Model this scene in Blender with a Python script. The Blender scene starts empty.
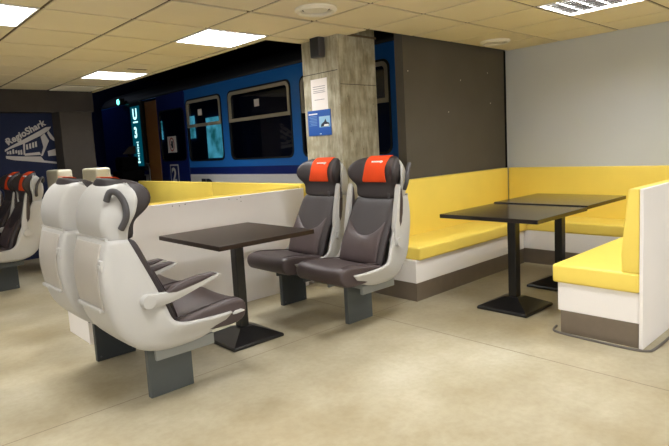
import bpy, bmesh, math, random
from mathutils import Vector, Matrix
random.seed(7)
S = bpy.context.scene
COL = S.collection
R = math.radians

# ------------------------------------------------------------------ materials
MATS = {}
def mat(name, col, rough=.5, metal=0., spec=.5, var=0., vscale=6., bump=0., bscale=80., coat=0., emit=None, estr=0.):
    if name in MATS: return MATS[name]
    m = bpy.data.materials.new(name); m.use_nodes = True
    nt = m.node_tree; N = nt.nodes; L = nt.links
    b = N['Principled BSDF']
    b.inputs['Base Color'].default_value = (*col, 1)
    b.inputs['Roughness'].default_value = rough
    b.inputs['Metallic'].default_value = metal
    b.inputs['Specular IOR Level'].default_value = spec
    b.inputs['Coat Weight'].default_value = coat
    tc = N.new('ShaderNodeTexCoord')
    if var > 0:
        n = N.new('ShaderNodeTexNoise'); n.inputs['Scale'].default_value = vscale; n.inputs['Detail'].default_value = 5
        L.new(tc.outputs['Object'], n.inputs['Vector'])
        mp = N.new('ShaderNodeMapRange'); mp.inputs[1].default_value = .3; mp.inputs[2].default_value = .7
        mp.inputs[3].default_value = 1 - var; mp.inputs[4].default_value = 1 + var
        L.new(n.outputs['Fac'], mp.inputs[0])
        mx = N.new('ShaderNodeVectorMath'); mx.operation = 'SCALE'
        mx.inputs[0].default_value = col
        L.new(mp.outputs[0], mx.inputs['Scale']); L.new(mx.outputs[0], b.inputs['Base Color'])
    if bump > 0:
        n2 = N.new('ShaderNodeTexNoise'); n2.inputs['Scale'].default_value = bscale; n2.inputs['Detail'].default_value = 3
        L.new(tc.outputs['Object'], n2.inputs['Vector'])
        bp = N.new('ShaderNodeBump'); bp.inputs['Strength'].default_value = bump; bp.inputs['Distance'].default_value = .004
        L.new(n2.outputs['Fac'], bp.inputs['Height']); L.new(bp.outputs[0], b.inputs['Normal'])
    if emit:
        b.inputs['Emission Color'].default_value = (*emit, 1); b.inputs['Emission Strength'].default_value = estr
    MATS[name] = m
    return m

def srgb(r, g, b):
    f = lambda c: (c/255/12.92) if c/255 <= .04045 else ((c/255+.055)/1.055)**2.4
    return (f(r), f(g), f(b))

def floor_material():
    m = bpy.data.materials.new('polished_concrete'); m.use_nodes = True
    nt = m.node_tree; N = nt.nodes; L = nt.links; b = N['Principled BSDF']
    tc = N.new('ShaderNodeTexCoord')
    def noise(sc, det, ro=.55, off=(0, 0, 0)):
        mp = N.new('ShaderNodeMapping'); mp.inputs['Location'].default_value = off
        L.new(tc.outputs['Object'], mp.inputs['Vector'])
        n = N.new('ShaderNodeTexNoise'); n.inputs['Scale'].default_value = sc
        n.inputs['Detail'].default_value = det; n.inputs['Roughness'].default_value = ro
        L.new(mp.outputs[0], n.inputs['Vector']); return n
    n1 = noise(.8, 5, .55); n2 = noise(2.4, 9, .66, (4, 2, 0)); n3 = noise(28, 4, .6)
    r1 = N.new('ShaderNodeValToRGB'); e = r1.color_ramp.elements
    e[0].position = .34; e[0].color = (*srgb(158, 146, 118), 1)
    e[1].position = .68; e[1].color = (*srgb(183, 177, 157), 1)
    L.new(n1.outputs['Fac'], r1.inputs[0])
    r2 = N.new('ShaderNodeValToRGB'); e = r2.color_ramp.elements
    e[0].position = .3; e[0].color = (.80, .765, .69, 1); e[1].position = .62; e[1].color = (1.05, 1.05, 1.05, 1)
    L.new(n2.outputs['Fac'], r2.inputs[0])
    r3 = N.new('ShaderNodeValToRGB'); e = r3.color_ramp.elements
    e[0].position = .3; e[0].color = (.93, .92, .9, 1); e[1].position = .6; e[1].color = (1.02, 1.02, 1.02, 1)
    L.new(n3.outputs['Fac'], r3.inputs[0])
    m1 = N.new('ShaderNodeMix'); m1.data_type = 'RGBA'; m1.blend_type = 'MULTIPLY'; m1.inputs[0].default_value = 1
    m2 = N.new('ShaderNodeMix'); m2.data_type = 'RGBA'; m2.blend_type = 'MULTIPLY'; m2.inputs[0].default_value = 1
    L.new(r1.outputs[0], m1.inputs[6]); L.new(r2.outputs[0], m1.inputs[7])
    L.new(m1.outputs[2], m2.inputs[6]); L.new(r3.outputs[0], m2.inputs[7])
    # sawn joints between the slabs
    sx = N.new('ShaderNodeSeparateXYZ'); L.new(tc.outputs['Object'], sx.inputs[0])
    def line(axis, at, wdt):
        a = N.new('ShaderNodeMath'); a.operation = 'SUBTRACT'; L.new(sx.outputs[axis], a.inputs[0]); a.inputs[1].default_value = at
        c = N.new('ShaderNodeMath'); c.operation = 'ABSOLUTE'; L.new(a.outputs[0], c.inputs[0])
        d = N.new('ShaderNodeMath'); d.operation = 'LESS_THAN'; L.new(c.outputs[0], d.inputs[0]); d.inputs[1].default_value = wdt
        return d
    l1 = line(0, 3.008, .0035); l2 = line(1, 2.925, .003)
    mxm = N.new('ShaderNodeMath'); mxm.operation = 'MAXIMUM'; L.new(l1.outputs[0], mxm.inputs[0]); L.new(l2.outputs[0], mxm.inputs[1])
    m3 = N.new('ShaderNodeMix'); m3.data_type = 'RGBA'
    fac = N.new('ShaderNodeMath'); fac.operation = 'MULTIPLY'; fac.inputs[1].default_value = .7; L.new(mxm.outputs[0], fac.inputs[0])
    L.new(fac.outputs[0], m3.inputs[0]); L.new(m2.outputs[2], m3.inputs[6]); m3.inputs[7].default_value = (*srgb(92, 76, 56), 1)
    L.new(m3.outputs[2], b.inputs['Base Color'])
    rr = N.new('ShaderNodeMapRange'); rr.inputs[1].default_value = .3; rr.inputs[2].default_value = .7
    rr.inputs[3].default_value = .36; rr.inputs[4].default_value = .58
    L.new(n2.outputs['Fac'], rr.inputs[0]); L.new(rr.outputs[0], b.inputs['Roughness'])
    b.inputs['Specular IOR Level'].default_value = .4
    bp = N.new('ShaderNodeBump'); bp.inputs['Strength'].default_value = .08; bp.inputs['Distance'].default_value = .004
    L.new(n3.outputs['Fac'], bp.inputs['Height']); L.new(bp.outputs[0], b.inputs['Normal'])
    return m

def concrete_material():
    m = bpy.data.materials.new('board_marked_concrete'); m.use_nodes = True
    nt = m.node_tree; N = nt.nodes; L = nt.links; b = N['Principled BSDF']
    tc = N.new('ShaderNodeTexCoord')
    mp = N.new('ShaderNodeMapping'); mp.inputs['Scale'].default_value = (16, 16, 3)
    L.new(tc.outputs['Object'], mp.inputs[0])
    n1 = N.new('ShaderNodeTexNoise'); n1.inputs['Scale'].default_value = 1.6; n1.inputs['Detail'].default_value = 8; n1.inputs['Roughness'].default_value = .65
    L.new(mp.outputs[0], n1.inputs['Vector'])
    r = N.new('ShaderNodeValToRGB'); e = r.color_ramp.elements
    e[0].position = .28; e[0].color = (*srgb(134, 126, 104), 1); e[1].position = .66; e[1].color = (*srgb(190, 184, 164), 1)
    L.new(n1.outputs['Fac'], r.inputs[0])
    n2 = N.new('ShaderNodeTexNoise'); n2.inputs['Scale'].default_value = 8; n2.inputs['Detail'].default_value = 6
    L.new(tc.outputs['Object'], n2.inputs['Vector'])
    r2 = N.new('ShaderNodeValToRGB'); e = r2.color_ramp.elements
    e[0].position = .38; e[0].color = (.76, .74, .69, 1); e[1].position = .6; e[1].color = (1.04, 1.04, 1.04, 1)
    L.new(n2.outputs['Fac'], r2.inputs[0])
    v = N.new('ShaderNodeTexVoronoi'); v.inputs['Scale'].default_value = 13
    L.new(tc.outputs['Object'], v.inputs['Vector'])
    r3 = N.new('ShaderNodeValToRGB'); e = r3.color_ramp.elements
    e[0].position = .05; e[0].color = (.45, .42, .38, 1); e[1].position = .11; e[1].color = (1, 1, 1, 1)
    L.new(v.outputs['Distance'], r3.inputs[0])
    m1 = N.new('ShaderNodeMix'); m1.data_type = 'RGBA'; m1.blend_type = 'MULTIPLY'; m1.inputs[0].default_value = 1
    m2 = N.new('ShaderNodeMix'); m2.data_type = 'RGBA'; m2.blend_type = 'MULTIPLY'; m2.inputs[0].default_value = .8
    L.new(r.outputs[0], m1.inputs[6]); L.new(r2.outputs[0], m1.inputs[7])
    L.new(m1.outputs[2], m2.inputs[6]); L.new(r3.outputs[0], m2.inputs[7])
    L.new(m2.outputs[2], b.inputs['Base Color'])
    b.inputs['Roughness'].default_value = .8; b.inputs['Specular IOR Level'].default_value = .25
    bp = N.new('ShaderNodeBump'); bp.inputs['Strength'].default_value = .35; bp.inputs['Distance'].default_value = .006
    L.new(n1.outputs['Fac'], bp.inputs['Height']); L.new(bp.outputs[0], b.inputs['Normal'])
    return m

def glass_material():
    m = bpy.data.materials.new('tinted_glass'); m.use_nodes = True
    nt = m.node_tree; N = nt.nodes; L = nt.links
    N.remove(N['Principled BSDF']); o = N['Material Output']
    t = N.new('ShaderNodeBsdfTransparent'); t.inputs[0].default_value = (.55, .6, .64, 1)
    g = N.new('ShaderNodeBsdfGlossy'); g.inputs['Roughness'].default_value = .02; g.inputs[0].default_value = (.9, .92, 1, 1)
    lw = N.new('ShaderNodeLayerWeight'); lw.inputs[0].default_value = .5
    pw = N.new('ShaderNodeMath'); pw.operation = 'POWER'; pw.inputs[1].default_value = 3.5; L.new(lw.outputs['Facing'], pw.inputs[0])
    f = N.new('ShaderNodeMath'); f.operation = 'MULTIPLY_ADD'; f.inputs[1].default_value = .8; f.inputs[2].default_value = .04; L.new(pw.outputs[0], f.inputs[0])
    mx = N.new('ShaderNodeMixShader'); L.new(f.outputs[0], mx.inputs[0]); L.new(t.outputs[0], mx.inputs[1]); L.new(g.outputs[0], mx.inputs[2])
    L.new(mx.outputs[0], o.inputs[0]); return m

M_floor = floor_material()
M_conc = concrete_material()
M_glass = glass_material()
M_tile = mat('ceiling_tile', srgb(240, 229, 202), .9, spec=.2, var=.02, vscale=3, bump=.15, bscale=220)
M_tbar = mat('ceiling_gap', srgb(104, 88, 62), .7)
M_dark_wall = mat('taupe_wall', srgb(88, 82, 72), .75, spec=.3, var=.05, vscale=3, bump=.05)
M_light_wall = mat('pale_grey_wall', srgb(198, 201, 203), .7, spec=.3, var=.015, vscale=2)
M_hall = mat('dark_hall', srgb(30, 30, 36), .8, spec=.2, var=.1)
M_navy_wall = mat('navy_wall', srgb(24, 34, 66), .7, spec=.3, var=.06, vscale=3)
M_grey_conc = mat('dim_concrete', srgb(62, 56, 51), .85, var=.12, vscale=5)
M_hallnavy = mat('hall_navy', srgb(44, 52, 96), .8, spec=.2)
M_black = mat('black_void', srgb(14, 14, 16), .9, spec=.1)
M_white = mat('white_laminate', srgb(238, 233, 229), .45, spec=.4, var=.012, vscale=3)
M_yellow = mat('yellow_leatherette', srgb(240, 213, 98), .42, spec=.4, var=.02, vscale=5, bump=.12, bscale=140)
M_kick = mat('brushed_brown_kick', srgb(124, 112, 98), .38, metal=.35, var=.06, vscale=12)
M_tblack = mat('black_table', srgb(36, 31, 28), .16, spec=.6, var=.06, vscale=8)
M_tbrown = mat('dark_wenge_table', srgb(44, 32, 25), .32, spec=.2, var=.12, vscale=14)
M_bmetal = mat('black_powder_metal', srgb(20, 19, 20), .3, spec=.5)
M_shell = mat('light_grey_shell', srgb(180, 178, 174), .42, spec=.45, var=.012, vscale=4)
M_shell_shade = mat('shaded_grey_shell', srgb(172, 166, 157), .5, spec=.4, var=.012, vscale=4)  # same shell plastic, with the panel's shade put into a darker, warmer colour
M_shell2 = mat('cream_shell', srgb(214, 207, 186), .45, spec=.4, var=.012, vscale=4)
M_leather = mat('dark_brown_leather', srgb(68, 57, 57), .45, spec=.45, var=.07, vscale=7, bump=.2, bscale=160)
M_leather2 = mat('charcoal_leather', srgb(54, 48, 49), .5, spec=.4, var=.06, vscale=7, bump=.2, bscale=160)
M_lumbar = mat('brown_leather', srgb(72, 60, 60), .44, spec=.45, var=.07, vscale=7, bump=.2, bscale=160)
M_orange = mat('orange_cloth', srgb(226, 74, 28), .8, spec=.2, var=.05, vscale=9, bump=.2, bscale=300)
M_ptwhite = mat('white_print', srgb(238, 236, 232), .6)
M_leg = mat('grey_steel', srgb(88, 93, 93), .45, spec=.45, metal=.15, var=.02)
M_legdk = mat('dark_steel', srgb(58, 63, 66), .45, spec=.45, metal=.15)
M_beam = mat('light_steel', srgb(140, 143, 142), .45, metal=.2)
M_dkplast = mat('dark_grey_plastic', srgb(66, 64, 66), .4, spec=.45)
M_bluebody = mat('blue_train_paint', srgb(36, 108, 190), .3, spec=.5, var=.03, vscale=2)
M_navybody = mat('navy_train_paint', srgb(22, 38, 108), .3, spec=.5, var=.03, vscale=2)
M_whitebody = mat('white_train_paint', srgb(226, 224, 224), .35, spec=.5)
M_alu = mat('window_aluminium', srgb(176, 168, 150), .4, metal=.2)
M_rubber = mat('black_rubber', srgb(16, 16, 18), .5)
M_roof = mat('train_roof', srgb(40, 42, 48), .6)
M_inside = mat('coach_inside', srgb(62, 72, 116), .8)
M_brown = mat('brown_door_edge', srgb(160, 112, 60), .5, var=.06)
M_teal = mat('teal_reflection_glow', (.05, .3, .35), .6, emit=(.10, .62, .78), estr=1.15)  # glow imitating the teal reflections in the carriage glass
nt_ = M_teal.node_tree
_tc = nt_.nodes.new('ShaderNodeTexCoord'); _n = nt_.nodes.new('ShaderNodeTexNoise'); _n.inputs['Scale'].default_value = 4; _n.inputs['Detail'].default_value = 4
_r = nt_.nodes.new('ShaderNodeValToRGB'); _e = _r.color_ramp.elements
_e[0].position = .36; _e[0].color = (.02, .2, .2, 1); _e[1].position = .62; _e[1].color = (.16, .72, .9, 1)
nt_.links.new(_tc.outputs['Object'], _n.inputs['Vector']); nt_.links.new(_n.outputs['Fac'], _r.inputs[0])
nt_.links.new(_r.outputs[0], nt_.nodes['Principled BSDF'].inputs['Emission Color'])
M_display = mat('display_screen', (.0, .06, .09), .4, emit=(.0, .16, .24), estr=.32)
M_dispchar = mat('display_characters', (.3, .7, .8), .4, emit=(.55, 1, 1), estr=1.6)
M_green = mat('green_signal', (.1, .6, .5), .4, emit=(.15, 1, .8), estr=4)
M_lamp = mat('tube_glow', (.9, .9, .9), .5, emit=(1, 1, .98), estr=7)
M_louvre = mat('white_louvre', srgb(240, 238, 232), .35, spec=.5)
M_paper = mat('paper', srgb(232, 224, 220), .7)
M_poster = mat('blue_poster', srgb(34, 82, 158), .5)
M_posterlt = mat('poster_picture', srgb(150, 190, 216), .5)
M_ink = mat('grey_ink', srgb(150, 146, 150), .7)
M_inkblue = mat('pale_blue_ink', srgb(104, 142, 196), .6)
M_inkdark = mat('dark_ink', srgb(28, 34, 54), .6)
M_red = mat('red_ink', srgb(176, 40, 40), .6)
M_blade = mat('mirror_blade', srgb(150, 150, 150), .25, metal=1.)
M_vent = mat('vent_plastic', srgb(240, 234, 218), .5)
M_seal = mat('grey_seal', srgb(98, 92, 86), .5)
M_mural = mat('mural_paint', srgb(190, 186, 184), .7, var=.04)
M_steel = mat('bright_steel', srgb(170, 170, 172), .3, metal=.8)

# ------------------------------------------------------------------ mesh builder
class MB:
    def __init__(s): s.bm = bmesh.new(); s.mi = 0
    def box(s, x0, x1, y0, y1, z0, z1, bev=0., seg=2, rot=None, piv=None):
        r = bmesh.ops.create_cube(s.bm, size=1.)
        vs = r['verts']
        bmesh.ops.scale(s.bm, vec=(abs(x1-x0), abs(y1-y0), abs(z1-z0)), verts=vs)
        c = Vector(((x0+x1)/2, (y0+y1)/2, (z0+z1)/2))
        bmesh.ops.translate(s.bm, vec=c, verts=vs)
        fs = set()
        for v in vs: fs.update(v.link_faces)
        if bev > 0:
            es = set()
            for v in vs: es.update(v.link_edges)
            rb = bmesh.ops.bevel(s.bm, geom=list(es), offset=bev, segments=seg, profile=.6, affect='EDGES')
            fs = {f for f in fs if f.is_valid} | set(rb['faces'])
        vv = set()
        for f in fs:
            f.material_index = s.mi; vv.update(f.verts)
        if rot: bmesh.ops.rotate(s.bm, cent=piv or c, matrix=rot, verts=list(vv))
        return list(vv)
    def cyl(s, p0, p1, r0, r1=None, n=20):
        p0 = Vector(p0); p1 = Vector(p1); r1 = r0 if r1 is None else r1
        d = (p1-p0).normalized(); a = d.orthogonal().normalized(); b = d.cross(a)
        rings = []
        for p, r in ((p0, r0), (p1, r1)):
            rings.append([s.bm.verts.new(p + (a*math.cos(2*math.pi*i/n) + b*math.sin(2*math.pi*i/n))*r) for i in range(n)])
        for i in range(n):
            s.bm.faces.new((rings[0][i], rings[0][(i+1) % n], rings[1][(i+1) % n], rings[1][i]))
        s.bm.faces.new(rings[0][::-1]); s.bm.faces.new(rings[1])
    def tube(s, pts, r, n=10, flat=1., cap=True):
        pts = [Vector(p) for p in pts]; rings = []
        up = None
        for i, p in enumerate(pts):
            d = (pts[min(i+1, len(pts)-1)] - pts[max(i-1, 0)]).normalized()
            if up is None: up = d.orthogonal().normalized()
            up = (up - d*up.dot(d)).normalized(); sd = d.cross(up)
            rr = r[i] if isinstance(r, (list, tuple)) else r
            rings.append([s.bm.verts.new(p + (up*math.cos(2*math.pi*k/n) + sd*math.sin(2*math.pi*k/n)*flat)*rr) for k in range(n)])
        for a, b in zip(rings, rings[1:]):
            for k in range(n): s.bm.faces.new((a[k], a[(k+1) % n], b[(k+1) % n], b[k]))
        if cap: s.bm.faces.new(rings[0][::-1]); s.bm.faces.new(rings[-1])
    def grid(s, rows, closed=False, cap=False):
        vr = [[s.bm.verts.new(p) for p in r] for r in rows]
        n = len(vr[0])
        for a, b in zip(vr, vr[1:]):
            for k in range(n if closed else n-1):
                s.bm.faces.new((a[k], a[(k+1) % n], b[(k+1) % n], b[k]))
        if cap: s.bm.faces.new(vr[0][::-1]); s.bm.faces.new(vr[-1])
    def prism(s, poly, axis, a, b, bev=0.):
        # poly: 2D points; axis is the extrusion axis
        def P(p, t):
            return {0: (t, p[0], p[1]), 1: (p[0], t, p[1]), 2: (p[0], p[1], t)}[axis]
        A = [s.bm.verts.new(P(p, a)) for p in poly]; B = [s.bm.verts.new(P(p, b)) for p in poly]
        n = len(poly); fs = []
        for k in range(n): fs.append(s.bm.faces.new((A[k], A[(k+1) % n], B[(k+1) % n], B[k])))
        fs.append(s.bm.faces.new(A[::-1])); fs.append(s.bm.faces.new(B))
        if bev > 0:
            es = {e for f in fs[-2:] for e in f.edges}
            bmesh.ops.bevel(s.bm, geom=list(es), offset=bev, segments=2, profile=.6, affect='EDGES')
    def build(s, name, m, parent=None, smooth=None, sub=0, solid=0., world=None, bevel=0.):
        bm = s.bm
        bmesh.ops.recalc_face_normals(bm, faces=bm.faces[:])
        me = bpy.data.meshes.new(name)
        if smooth is not None:
            for f in bm.faces: f.smooth = True
            for e in bm.edges:
                if len(e.link_faces) == 2 and e.calc_face_angle(0) > R(smooth): e.smooth = False
        bm.to_mesh(me); bm.free()
        for mm in (m if isinstance(m, (list, tuple)) else [m]): me.materials.append(mm)
        if world is not None: me.transform(Matrix.Translation(-Vector(world)))
        o = bpy.data.objects.new(name, me); COL.objects.link(o)
        if parent: o.parent = parent
        if solid:
            md = o.modifiers.new('solid', 'SOLIDIFY'); md.thickness = solid; md.offset = 0
        if bevel:
            md = o.modifiers.new('bev', 'BEVEL'); md.width = bevel; md.segments = 2; md.limit_method = 'ANGLE'; md.angle_limit = R(40)
        if sub:
            md = o.modifiers.new('sub', 'SUBSURF'); md.levels = sub; md.render_levels = sub
        return o

def cat(pts, n):
    """Catmull-Rom resample of a polyline with n steps per span"""
    pts = [Vector(p) for p in pts]; out = []
    for i in range(len(pts)-1):
        p0 = pts[max(i-1, 0)]; p1 = pts[i]; p2 = pts[i+1]; p3 = pts[min(i+2, len(pts)-1)]
        for k in range(n):
            t = k/n
            out.append(.5*((2*p1) + (p2-p0)*t + (2*p0-5*p1+4*p2-p3)*t*t + (3*p1-p0-3*p2+p3)*t**3))
    out.append(pts[-1]); return out
def interp(xs, ys, x):
    if x <= xs[0]: return ys[0]
    for i in range(len(xs)-1):
        if x <= xs[i+1]:
            t = (x-xs[i])/(xs[i+1]-xs[i]); return ys[i]*(1-t)+ys[i+1]*t
    return ys[-1]

def thing(name, label, cat_, loc=(0, 0, 0), rz=0., group=None):
    o = bpy.data.objects.new(name, None); COL.objects.link(o)
    o.empty_display_size = .1
    o.location = loc; o.rotation_euler = (0, 0, rz)
    o['label'] = label; o['category'] = cat_
    if group: o['group'] = group
    return o
def tag(o, label, cat_, group=None):
    o['label'] = label; o['category'] = cat_
    if group: o['group'] = group
    return o
def struct(o, label=None):
    o['kind'] = 'structure'
    if label: o['label'] = label
    return o
def text_mesh(body, size, m, name, mw, parent=None, extrude=.001, offset=0., shear=0., spacing=1.):
    cu = bpy.data.curves.new('t', 'FONT'); cu.body = body; cu.size = size; cu.extrude = extrude
    cu.offset = offset; cu.shear = shear; cu.space_character = spacing
    cu.align_x = 'LEFT'; cu.align_y = 'BOTTOM_BASELINE'; cu.resolution_u = 3
    o = bpy.data.objects.new('t', cu); COL.objects.link(o)
    dg = bpy.context.evaluated_depsgraph_get()
    me = bpy.data.meshes.new_from_object(o.evaluated_get(dg))
    bpy.data.objects.remove(o); bpy.data.curves.remove(cu)
    me.transform(mw); me.name = name; me.materials.clear(); me.materials.append(m)
    ob = bpy.data.objects.new(name, me); COL.objects.link(ob)
    if parent: ob.parent = parent
    return ob

HC = 2.315      # ceiling height
# ------------------------------------------------------------------ room shell
b = MB(); b.box(-5.2, 7.6, -4.2, 13.2, -.12, 0)
struct(b.build('floor', M_floor), 'pale polished concrete floor with sawn joints')

lights = [(.54, 3.93), (2.35, 3.93), (2.35, 6.345), (4.155, 1.505), (.54, 1.505), (2.35, 1.505),
          (-1.27, 3.93), (-1.27, 1.505), (.54, -.91), (2.35, -.91), (4.155, -.91)]
def is_light(x, y):
    return any(abs(x-a) < .1 and abs(y-c) < .1 for a, c in lights)
b = MB(); b.mi = 0
T = .6035
cells = []
x0 = .54 - 8*T
for i in range(-8, 12):
    xa = .54 + i*T; xb = xa + T
    for j in range(-12, 10):
        ya = 3.93 + j*T; yb = ya + T
        if ya < -3.4 or xa < -4.3: continue
        cells.append((xa, xb, ya, yb))
def allowed(xa, xb, ya, yb):
    """clip a tile to the outline of the suspended ceiling"""
    out = []
    # zone 1: y < 3.355, x < 5.87 ; zone 2: 3.355..4.09, x < 3.56 (pillar stands in it) ; zone 3: y 4.09..8.4, x < 3.03
    for (X1, Y0, Y1) in ((5.875, -9, 3.355), (3.435, 3.355, 4.09), (3.03, 4.09, 8.4)):
        a = max(ya, Y0); c = min(yb, Y1); d = min(xb, X1)
        if c-a > .03 and d-xa > .03: out.append((xa, d, a, c))
    # in front of the pillar: the cut tile with the open notch
    return out
for (xa, xb, ya, yb) in cells:
    if is_light(xa, ya): continue
    for (p, q, r_, s_) in allowed(xa, xb, ya, yb):
        g = .013
        b.box(p + (g if p == xa else 0), q - (g if q == xb else 0), r_ + (g if r_ == ya else 0), s_ - (g if s_ == yb else 0), HC, HC+.015)
# strip of tile between the wall line and the pillar
b.box(3.435, 3.57, 3.355, 3.585, HC, HC+.015)
ceil = struct(b.build('ceiling', M_tile), 'suspended ceiling of beige square tiles')
b = MB()
for (X0, X1, Y0, Y1) in ((-4.3, 5.875, -3.4, 3.355), (-4.3, 3.435, 3.355, 4.09), (-4.3, 3.03, 4.09, 8.4)):
    nx = [(.54+i*T) for i in range(-9, 12)]
    for x in nx:
        if X0 <= x <= X1: b.box(x-.016, x+.016, Y0, Y1, HC+.008, HC+.03)
    for j in range(-13, 10):
        y = 3.93+j*T
        if Y0 <= y <= Y1: b.box(X0, X1, y-.016, y+.016, HC+.0082, HC+.0302)
g_ = b.build('ceiling_grid', M_tbar, ceil)
# the slab and dark hall above
b = MB(); b.box(-5.2, 7.6, -4.2, 13.2, 3.2, 3.3)
struct(b.build('ceiling_slab', M_black), 'dark slab above the suspended ceiling')

b = MB(); b.box(4.055, 5.99, 3.36, 3.46, 0, 2.9)
struct(b.build('wall_back', M_dark_wall), 'dark taupe wall behind the yellow bench')
b = MB()
for (x, y, z) in ((4.12, 0, 2.0), (4.98, 0, 1.95), (5.5, 0, 2.05), (5.55, 0, 1.72), (4.75, 0, 1.62)):
    b.cyl((x, 3.36, z), (x, 3.358, z), .0045, n=10)
w_ = b.build('wall_screw', M_vent); w_.parent = bpy.data.objects['wall_back']
b = MB(); b.box(5.88, 5.99, -3.4, 3.36, 0, 2.9)
wr = struct(b.build('wall_right', M_light_wall), 'pale grey wall beyond the corner bench')
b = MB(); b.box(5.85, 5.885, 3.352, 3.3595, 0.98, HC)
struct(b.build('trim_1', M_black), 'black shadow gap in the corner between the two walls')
def wall_with_added_window(name, axis, at, thick, lo, hi, w0, w1, z0, z1, num):  # the windows are added, to brighten the ceiling and front-facing surfaces
    def bx(b, a, c, za, zb, t0=at, t1=at+thick):
        if axis == 1: b.box(a, c, t0, t1, za, zb)
        else: b.box(t0, t1, a, c, za, zb)
    b = MB(); bx(b, lo, w0, 0, 3.2); bx(b, w1, hi, 0, 3.2); bx(b, w0, w1, 0, z0); bx(b, w0, w1, z1, 3.2)
    struct(b.build(name, M_light_wall))
    b = MB(); f = .05
    bx(b, w0, w1, z0, z0+f); bx(b, w0, w1, z1-f, z1)
    n = 4
    for k in range(n+1):
        p = w0+f/2+(w1-w0-f)*k/n; bx(b, p-f/2, p+f/2, z0+f, z1-f)
    o = struct(b.build('window_%d' % num, M_alu), 'wide window added behind the viewer to hold a fill light')
    ld = bpy.data.lights.new('fill_light', 'AREA'); ld.shape = 'RECTANGLE'; ld.size = (w1-w0)*.96; ld.size_y = (z1-z0)*.94  # unseen fill light set in the added window
    ld.energy = WIN; ld.color = (.98, .98, 1.0)
    lo_ = bpy.data.objects.new('fill_light', ld); COL.objects.link(lo_)
    mid = (w0+w1)/2
    if axis == 1: lo_.location = (mid, at-.03, (z0+z1)/2); lo_.rotation_euler = (R(-90), 0, 0)
    else: lo_.location = (at-.03, mid, (z0+z1)/2); lo_.rotation_euler = (R(-90), 0, R(-90))
    if axis == 1: lo_.rotation_euler = (R(90), 0, R(0)); 
    lo_.matrix_world = Matrix.Translation(lo_.location) @ (Matrix.Rotation(R(90), 4, 'X') if axis == 1 else Matrix.Rotation(R(-90), 4, 'Y') @ Matrix.Rotation(R(90), 4, 'Z'))
WIN = 105
wall_with_added_window('wall_front', 1, -4.3, .1, -5.2, 7.6, -3.0, 3.5, .8, 2.25, 1)
wall_with_added_window('wall_left', 0, -5.3, .1, -4.2, 13.2, -3.0, 6.5, .8, 2.25, 2)
b = MB(); b.box(-5.2, 2.94, 8.45, 8.6, 0, 3.2)
struct(b.build('wall_mural', M_navy_wall), 'dark blue wall with the white train picture')
b = MB(); b.box(-5.2, 7.6, 13.1, 13.2, 0, 3.2); b.box(7.5, 7.6, -4.2, 13.1, 0, 3.2)
struct(b.build('wall_hall', M_hallnavy), 'dark end of the hall')
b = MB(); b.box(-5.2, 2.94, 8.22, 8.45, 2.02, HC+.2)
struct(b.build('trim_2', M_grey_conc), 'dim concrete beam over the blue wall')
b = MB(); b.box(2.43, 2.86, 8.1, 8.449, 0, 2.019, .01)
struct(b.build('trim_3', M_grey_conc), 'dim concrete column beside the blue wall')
# board-marked pillar
b = MB(); b.box(3.436, 3.925, 3.586, 4.085, 0, 3.19, .012)
struct(b.build('trim_4', M_conc), 'square raw concrete pillar behind the two charcoal seats')
b = MB(); b.box(3.565, 3.93, 3.571, 3.584, HC-.005, HC+.012)
struct(b.build('trim_5', M_tbar), 'thin ceiling strip at the head of the pillar')

b = MB(); b.box(3.4335, 3.4358, 3.60, 4.075, 2.005, 2.011); o_ = b.build('formwork_joint', M_grey_conc); o_.parent = bpy.data.objects['trim_4']
b = MB(); b.box(3.45, 3.915, 3.5835, 3.5858, 1.88, 1.885); o_ = b.build('formwork_joint', M_grey_conc); o_.parent = bpy.data.objects['trim_4']
# ------------------------------------------------------------------ pillar fixtures
PX = 3.436
t = thing('wall_speaker', 'small black box speaker high on the concrete pillar', 'speaker', (PX, 3.81, 2.14))
b = MB(); b.box(-.075, -.002, -.065, .065, .0, .19, .012); b.build('cabinet', M_dkplast, t)
b = MB(); b.box(-.079, -.0752, -.055, .055, .012, .178, .002); b.build('grille', M_rubber, t)
t = thing('paper_notice', 'white paper notice taped on the pillar above the blue poster', 'notice', (PX, 3.86, 1.67))
b = MB(); b.box(-.003, -.0005, -.112, .112, 0, .29); b.build('sheet', M_paper, t)
b = MB()
for z, l in ((.22, .085), (.20, .085), (.18, .08), (.165, .085), (.10, .07)):
    b.box(-.0036, -.0031, -l, l, z-.003, z+.003)
b.build('print', M_ink, t)
t = thing('poster', 'blue poster with a small picture on the concrete pillar', 'poster', (PX, 3.878, 1.44))
b = MB(); b.box(-.006, -.0005, -.16, .16, 0, .235); b.build('sheet', M_poster, t)
b = MB(); b.box(-.0068, -.0061, .02, .145, .196, .208); b.build('heading', M_ptwhite, t)
b = MB(); b.box(-.0068, -.0061, -.025, -.0, .012, .018); b.build('footer_mark', M_ptwhite, t)
b = MB()
for k in range(7): b.box(-.0068, -.0061, .03, .14 - (k % 3)*.008, .178-k*.014, .184-k*.014)
b.build('print', M_inkblue, t)
b = MB(); b.box(-.0068, -.0061, -.15, .0, .075, .175); b.build('picture', M_posterlt, t)
b = MB(); b.prism([(-.14, .08), (-.02, .08), (-.03, .105), (-.07, .125), (-.09, .15), (-.105, .12), (-.14, .11)], 0, -.0076, -.0069)
b.build('picture_shape', M_inkdark, t)
b = MB(); b.prism([(-.13, .083), (-.06, .083), (-.075, .1), (-.13, .1)], 0, -.0082, -.0077)
b.build('picture_shape', M_ptwhite, t)

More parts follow.
